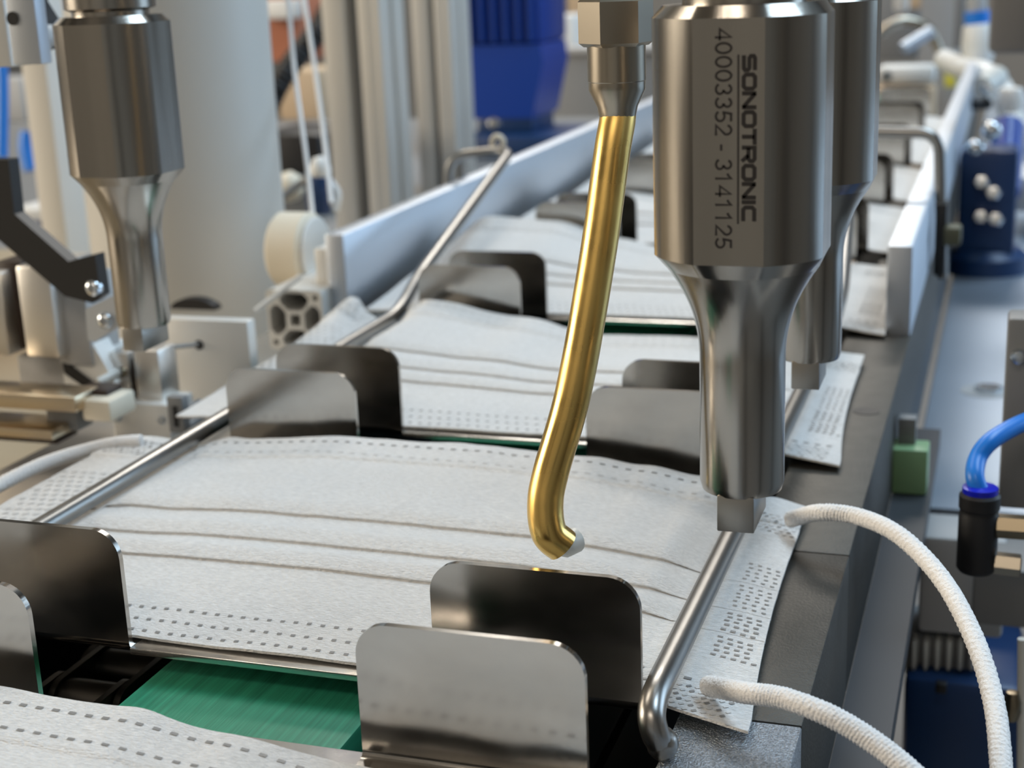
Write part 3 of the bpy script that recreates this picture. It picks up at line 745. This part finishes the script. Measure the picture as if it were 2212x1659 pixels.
r = empty('grey_cabinet', (q.x, q.y, -90), 'plain grey cabinet behind the brass tube and the blue motor', 'cabinet')
a = at(1175, 118, D=190); b = at(1450, 118, D=190)
MB().box(a.x, b.x, a.y, a.y+25, -90, a.z, .3).build('body', GREYP, r)
MB().box(a.x-.3, b.x+.3, a.y-.4, a.y+25.2, a.z, a.z+.8, .1).build('top_plate', GREYL, r)
a = at(1190, 105, D=195); b = at(1248, 30, D=195)
single(MB().box(a.x, b.x, a.y, a.y+6, at(1220, 108, D=195).z, b.z, .4), 'parcel', WHITE, 'white parcel lying on the grey cabinet', 'parcel')
a = at(1190, 16, D=200); b = at(1250, 16, D=200)
single(MB().box(a.x, b.x, a.y+8, a.y+14, -1.5, a.z+12, .4), 'carton', CARD, 'brown carton standing behind the white parcel', 'carton')

# things between the round column and the profile post
r = empty('dark_gearbox', at(625, 380, D=110), 'black gearbox housing in the gap behind the elastic cords', 'gearbox')
a = at(540, 290, D=112); b = at(712, 290, D=112)
MB().box(a.x, b.x, a.y, a.y+8, ZR, a.z, .4).build('housing', BLACKP, r)
pa = at(575, 330, D=110); MB().cyl((pa.x, pa.y, pa.z-2), (pa.x, pa.y-1.5, pa.z-2), 1.1, n=28, b=.2).build('shaft_cap', GREYP, r)
MB().box(a.x+.5, b.x-.5, a.y-1, a.y, a.z-6, a.z-3, .3).build('rib', GREYP, r)
pts = spline([at(545, 330, D=104), at(578, 235, D=104), at(606, 175, D=104), at(650, 110, D=104), at(692, 60, D=104), at(740, -40, D=104)], 20)
single(MB().tube(pts, lambda t: .78, 14, True, lambda i, a: 1+.10*math.sin(i*1.9)), 'corrugated_hose', BLACKP, 'black corrugated hose rising behind the elastic cords', 'hose', angle=60)
single(pbox(598, 150, 690, 268, 150, 8, .8), 'storage_carton', CARD, 'tan carton beneath the black corrugated hose', 'carton')
single(pbox(540, -60, 640, 135, 190, 10, .5), 'storage_carton', REDB, 'brick-red carton behind the black hose', 'carton')
q = at(588, 24, Y=186); single(MB().box(q.x-3, q.x+3.5, 186, 189.5, q.z-1.2, q.z+1.6, .3), 'paper_label', WHITE, 'white paper packet stuck before the brick-red carton', 'packet')
r = empty('connector_plug', at(690, 450, D=70), 'white and blue connector plug beside the profile post', 'plug')
q = at(690, 400, D=70)
MB().lathe([(0, -1.4), (.55, -1.3), (.62, -.6), (.62, .2), (.5, .45), (0, .45)], q, (.12, 0, 1), 24).build('body', BLUED, r)
MB().lathe([(0, .35), (.45, .4), (.52, .75), (.36, 1.25), (0, 1.4)], q, (.12, 0, 1), 24).build('cap', WHITE, r, angle=60)
MB().tube(spline([at(712, 392, D=70.5), at(728, 420, D=70.5), at(722, 455, D=70.5)], 6), .22, 10).build('collar', WHITE, r, angle=60)
q = at(626, 403, D=85)
single(MB().lathe([(0, -.75), (.5, -.7), (.85, -.3), (.85, .3), (.5, .7), (0, .75)], q, (1, .2, .25), 24), 'cable_gland', IVORY, 'pale rounded cable gland in front of the black gearbox', 'cable gland', angle=60)
single(MB().tube(spline([at(560, 480, D=80), at(610, 425, D=80), at(660, 390, D=80), at(690, 380, D=78)], 8), .22, 8), 'grey_cable', GREYP, 'grey cable slanting below the pale gland', 'cable', angle=60)
# left margin: hoses and panel between the slim post and the corner block
single(MB().tube(spline([at(4, 120, D=90), at(6, 220, D=90), at(4, 340, D=90)], 6), .35, 10), 'air_hose', TUBEB, 'blue air hose hanging at the very edge below the corner block', 'hose', angle=60)
single(MB().tube(spline([at(58, 285, D=120), at(55, 320, D=120), at(66, 368, D=120)], 8), .55, 10), 'air_hose', TUBEB, 'short curved blue air hose beside the slim post', 'hose', angle=60)
single(pbox(-150, 170, 50, 265, 150, 6, .5), 'wall_panel', GREYL, 'grey panel behind the blue hoses', 'panel')
single(pbox(20, 450, 95, 478, 70, 4, .2), 'shelf_plate', WHITE, 'white shelf plate between the lever arm and the slim post', 'plate')
single(pbox(64, 480, 96, 540, 74, 2, .2), 'valve_block', BLUED, 'blue valve block under the white shelf plate', 'valve')

# ------------------------------------------------------------------ table with clamps beyond the other guide wall
single(MB().box(9.75, 120, 26.2, 170, -7.4, -6.0, .08), 'side_table', TABLE, 'pale blue-grey bolted aluminium table beside the guide wall', 'table')
for px, py, lb in ((2160, 590, 'flat bolt in the pale table below the blue clamp'), (2130, 845, 'flat bolt in the pale table near the grey fixture plate')):
    q = at(px, py, Z=-6.0); r = empty('table_bolt', q, lb, 'bolt')
    MB().cyl((q.x, q.y, -6.02), (q.x, q.y, -5.97), 1.0, n=32).build('recess_washer', GREYL, r)
    MB().cyl((q.x+.1, q.y, -5.98), (q.x+.1, q.y, -5.80), .55, n=6).build('head', SCREW, r)
r = empty('blue_clamp', at(2140, 500, Y=64), 'dark blue toggle clamp with silver nuts on the pale table', 'clamp')
q = at(2135, 400, Y=64); zt_ = -6.0
MB().box(q.x-1.5, q.x+1.5, 63, 66, -5.2, q.z+2.0, .3).build('body', BLUED, r)
MB().lathe([(0, 0), (2.3, 0), (2.3, .9), (1.8, 1.3), (0, 1.3)], (q.x, 64.5, -6.0), (0, 0, 1), 32).build('base', BLUED, r)
for px, py in ((2120, 395), (2145, 418), (2118, 470), (2150, 475)):
    p_ = at(px, py, Y=62.3); MB().lathe([(0, .4), (.34, .36), (.46, .16), (.46, -.3), (0, -.3)], p_, (0, -1, .3), 6).build('nut', SCREW, r)
for px, py in ((2106, 325), (2142, 285)):
    p_ = at(px, py, Y=63.5); MB().lathe([(0, .6), (.4, .5), (.55, .1), (.45, -.35), (0, -.5)], p_, (0, 0, 1), 20).build('knob', SCREW, r, angle=60)
r = empty('blue_cylinder', at(2165, 320, Y=70), 'blue pneumatic cylinder leaning behind the toggle clamp', 'cylinder')
MB().cyl((at(2168, 420, Y=72)), (at(2178, 268, Y=76)), .95, n=28, b=.15).build('barrel', BLUE, r)
# far end: panels, bar, hose, sticker
r = empty('grey_post', at(2010, 200, D=150), 'light grey machine post with a yellow sticker behind the rear horn', 'post')
a = at(1985, 100, D=150); b = at(2072, 100, D=150)
MB().box(a.x, b.x, a.y, a.y+5, -20, 45, .3).build('post_body', GREYL, r)
q = at(2053, 172, D=148.5); MB().box(q.x-.55, q.x+.55, q.y-.1, q.y+.6, q.z-.75, q.z+.75, .05).build('sticker', YELLOW, r)
r = empty('white_crossbar', at(1975, 170, D=135), 'white crossbar with a dark bolt beside the rear horn', 'crossbar')
a = at(1895, 160, D=135); b = at(2022, 160, D=135)
MB().box(a.x, b.x, a.y, a.y+3, at(1960, 182, D=135).z, at(1960, 140, D=135).z, .5).build('bar', WHITE, r)
q = at(1915, 165, D=133); MB().lathe([(0, .3), (.5, .2), (.5, -.5), (0, -.5)], q, (0, -1, 0), 18).build('bolt', GREYP, r)
single(pbox(1885, 188, 2018, 262, 120, 4, .4, ext=(0, 0, 6, 0)), 'tan_panel', CARD, 'tan cover panel below the white crossbar', 'panel')
single(MB().tube(spline([at(1900, 75, D=130), at(1925, 55, D=130), at(1960, 45, D=130), at(2000, 58, D=130), at(2020, 90, D=130), at(2035, 130, D=130)], 10), .45, 12), 'metal_conduit', NICKEL, 'curved metal conduit above the white crossbar', 'conduit', angle=60)
single(MB().tube([at(1950, 105, D=128), at(2012, 68, D=128)], .55, 14), 'air_cylinder', ANODB, 'slim slanting grey cylinder inside the conduit curve', 'cylinder')
single(pbox(1890, -60, 1985, 130, 170, 5, .4), 'machine_cover', GREYP, 'grey rear panel behind the curved conduit', 'panel')
single(pbox(1930, -40, 1962, 28, 150, 3, .5), 'light_tube', WHITE, 'short white tube at the top behind the rear horn', 'tube')
single(pbox(1960, -60, 2020, 20, 160, 5, .5), 'storage_carton', CARD, 'tan carton at the top beside the short white tube', 'carton')
r = empty('bulb_valve', at(2112, 70, D=120), 'white rounded valve knob with a blue band', 'valve')
q = at(2112, 65, D=120)
MB().lathe([(0, -2.6), (1.1, -2.5), (1.35, -1.2), (1.15, .2), (.9, .7), (0, .8)], q, (-.08, 0, 1), 28).build('bulb', WHITE, r, angle=60)
MB().lathe([(0, .5), (1.0, .5), (1.0, 1.5), (0, 1.5)], q, (-.08, 0, 1), 28).build('band', TUBEB, r)
MB().lathe([(0, 1.4), (.8, 1.4), (.8, 2.6), (0, 2.6)], q, (-.08, 0, 1), 24).build('stem', GREYL, r)
single(pbox(2062, -60, 2084, 105, 128, 3, .2), 'dark_strut', GREYP, 'dark upright strut next to the valve knob', 'strut')
single(pbox(2140, -140, 2330, 115, 58, 4, .3), 'grey_cover', mat('taupe_cover', (.15, .14, .13), .5), 'taupe cover plate cut off by the upper picture corner', 'cover')
single(MB().tube(spline([at(2040, 130, D=125), at(2085, 150, D=120), at(2130, 160, D=115), at(2172, 210, D=112), at(2205, 330, D=110)], 12), .9, 14), 'pale_hose', WHITE, 'thick pale hose curving below the taupe cover', 'hose', angle=60)
r = empty('hose_coupling', at(2140, 225, D=105), 'silver hose coupling with a black fitting over the guide wall', 'coupling')
MB().tube([at(2120, 190, D=106), at(2155, 165, D=108)], .8, 16).build('sleeve', PALE, r)
MB().cyl(at(2100, 225, D=104), at(2140, 222, D=104), .45, n=18, b=.08).build('black_pin', BLACKP, r)
MB().cyl(at(2145, 205, D=103), at(2130, 190, D=105), .4, n=18).build('nut', SCREW, r)
for i, (px, py, lb) in enumerate(((2185, 215, 'white knob behind the toggle clamp'), (2205, 290, 'white knob at the picture margin beside the blue cylinder'))):
    single(MB().lathe([(0, .9), (.7, .75), (.9, 0), (.7, -.75), (0, -.9)], at(px, py, D=100), (0, 0, 1), 20), 'white_knob', WHITE, lb, 'knob', angle=60)  # plain round white knobs, without any lever
single(pbox(2180, 380, 2330, 460, 75, 6, .6), 'white_housing', WHITE, 'white housing cut off by the frame beside the blue clamp', 'housing')

# green block and bracket near the table edge
GB = at(1960, 1068, Z=-3.28); gy = GB.y
r = empty('green_block', GB, 'translucent green plastic block near the corner of the pale table', 'block')
a = at(1921, 1025, Y=gy); b = at(2003, 1025, Y=gy); gz = at(1960, 972, Y=gy).z
MB().box(a.x, b.x, gy, gy+1.0, -3.28, gz, .06).build('block', GREEN2, r)
MB().box(9.72, a.x, gy+.15, gy+1.0, -3.28, gz-.02, .03).build('end_piece', mat('teal_end', (.05, .10, .09), .4), r)
pbox(1940, 905, 1978, 972, gy+.5, .5, .03).build('post', GREYP, r)

# fixture plate with push-in elbow
r = empty('fixture_plate', at(2195, 1100, Y=12), 'dark grey fixture plate at the picture margin behind the black elbow', 'plate')
pbox(2166, 690, 2340, 1105, 14, 1.0, .1).build('plate', GREYP, r)
q = at(2200, 772, Y=13.9); MB().lathe([(0, .12), (.14, .1), (.18, 0), (.18, -.2), (0, -.2)], q, (0, -1, 0), 24).build('screw', SCREW, r)
r = empty('push_in_elbow', at(2110, 1230, Y=11), 'black push-in elbow fitting with a blue release ring and hose', 'fitting')
E_ = 11.0
MB().tube(spline([at(2118, 1065, Y=E_), at(2106, 1030, Y=E_+.1), at(2112, 990, Y=E_+.5), at(2138, 955, Y=E_+.8), at(2185, 925, Y=E_+1.4), at(2230, 905, Y=E_+2)], 10), .20, 16).build('hose', TUBEB, r, angle=60)
q = at(2108, 1232, Y=E_); q2 = at(2116, 1085, Y=E_)
ax = (q2-q).normalized()
MB().lathe([(0, 0), (.36, 0), (.42, .08), (.42, 1.30), (.40, 1.34), (.40, 1.42), (.43, 1.46), (.43, 1.74), (.38, 1.80), (0, 1.80)], q, ax, 36).build('body', BLACKP, r)
MB().lathe([(0, 1.78), (.37, 1.78), (.37, 1.92), (.24, 1.95), (0, 1.95)], q, ax, 36).build('release_ring', RINGB, r)
MB().cyl(at(2150, 1135, Y=E_), at(2222, 1140, Y=E_), .27, n=6, b=.03).build('hex_collar', BRASSD, r, angle=15)
MB().cyl(at(2145, 1215, Y=E_), at(2206, 1222, Y=E_), .25, n=6, b=.03).build('hex_nut', NICKEL, r, angle=15)
MB().cyl(at(2120, 1190, Y=E_), at(2150, 1192, Y=E_), .28, n=20).build('side_port', BLACKP, r)

# machinery below the rail
r = empty('machine_subframe', (11, 10, -14), 'grey stepped lower frame sheet beneath the support rail', 'frame')
MB().box(9.69, 10.7, -16, 26, -3.9, -3.3).build('ledge', GREYW, r)
MB().box(9.72, 9.95, -16, 19, -14, -3.95, .03).build('web', GREYW, r)
q = at(1990, 1100, Y=25)
MB().box(10.75, 18, 24.5, 26.1, -9.0, -6.6, .05).build('front_apron', GREYP, r)
r = empty('grey_gear_unit', at(2010, 1380, Y=20), 'grey gear unit with a ribbed pale coupling below the ear loop', 'gear unit')
pbox(1985, 1165, 2170, 1375, 20, 2, .15).build('case', GREYL, r)
pbox(1955, 1372, 2120, 1470, 20.4, 2, .1).build('coupling_base', GREYP, r)
for i in range(6):
    px = 1968+i*25; pbox(px, 1384, px+13, 1452, 20.0, .8, .12).build('rib', PALE, r)
pbox(2100, 1235, 2330, 1360, 17, 2, .1).build('side_box', GREYP, r)
r = empty('lower_motor', at(2050, 1600, Y=16), 'dark blue motor body in the depth inside the ear loop', 'motor')
pbox(1945, 1475, 2200, 1900, 19.5, 4.6, .3).build('housing', BLUED, r)
pbox(2020, 1478, 2045, 1500, 18.8, .3, .05).build('notch', BLACKP, r)
r = empty('brass_knob', at(2178, 1530, Y=11), 'rounded brass knob on a pale rod at the picture margin', 'knob')  # a rounded brass knob set beside a pale rod
q = at(2186, 1525, Y=11)
MB().lathe([(0, -.36), (.13, -.34), (.2, -.12), (.2, .12), (.13, .34), (0, .36)], q, (0, 0, 1), 24).build('knob', BRASSD, r, angle=60)
MB().tube([at(2208, 1380, Y=11.2), at(2206, 1700, Y=11.2)], .10, 12).build('rod', PALE, r)
single(MB().box(9.5, 60, -16, 60, -40, -38), 'under_tray', GREYP, 'dark tray far below the ear loop and the lower motor', 'tray')
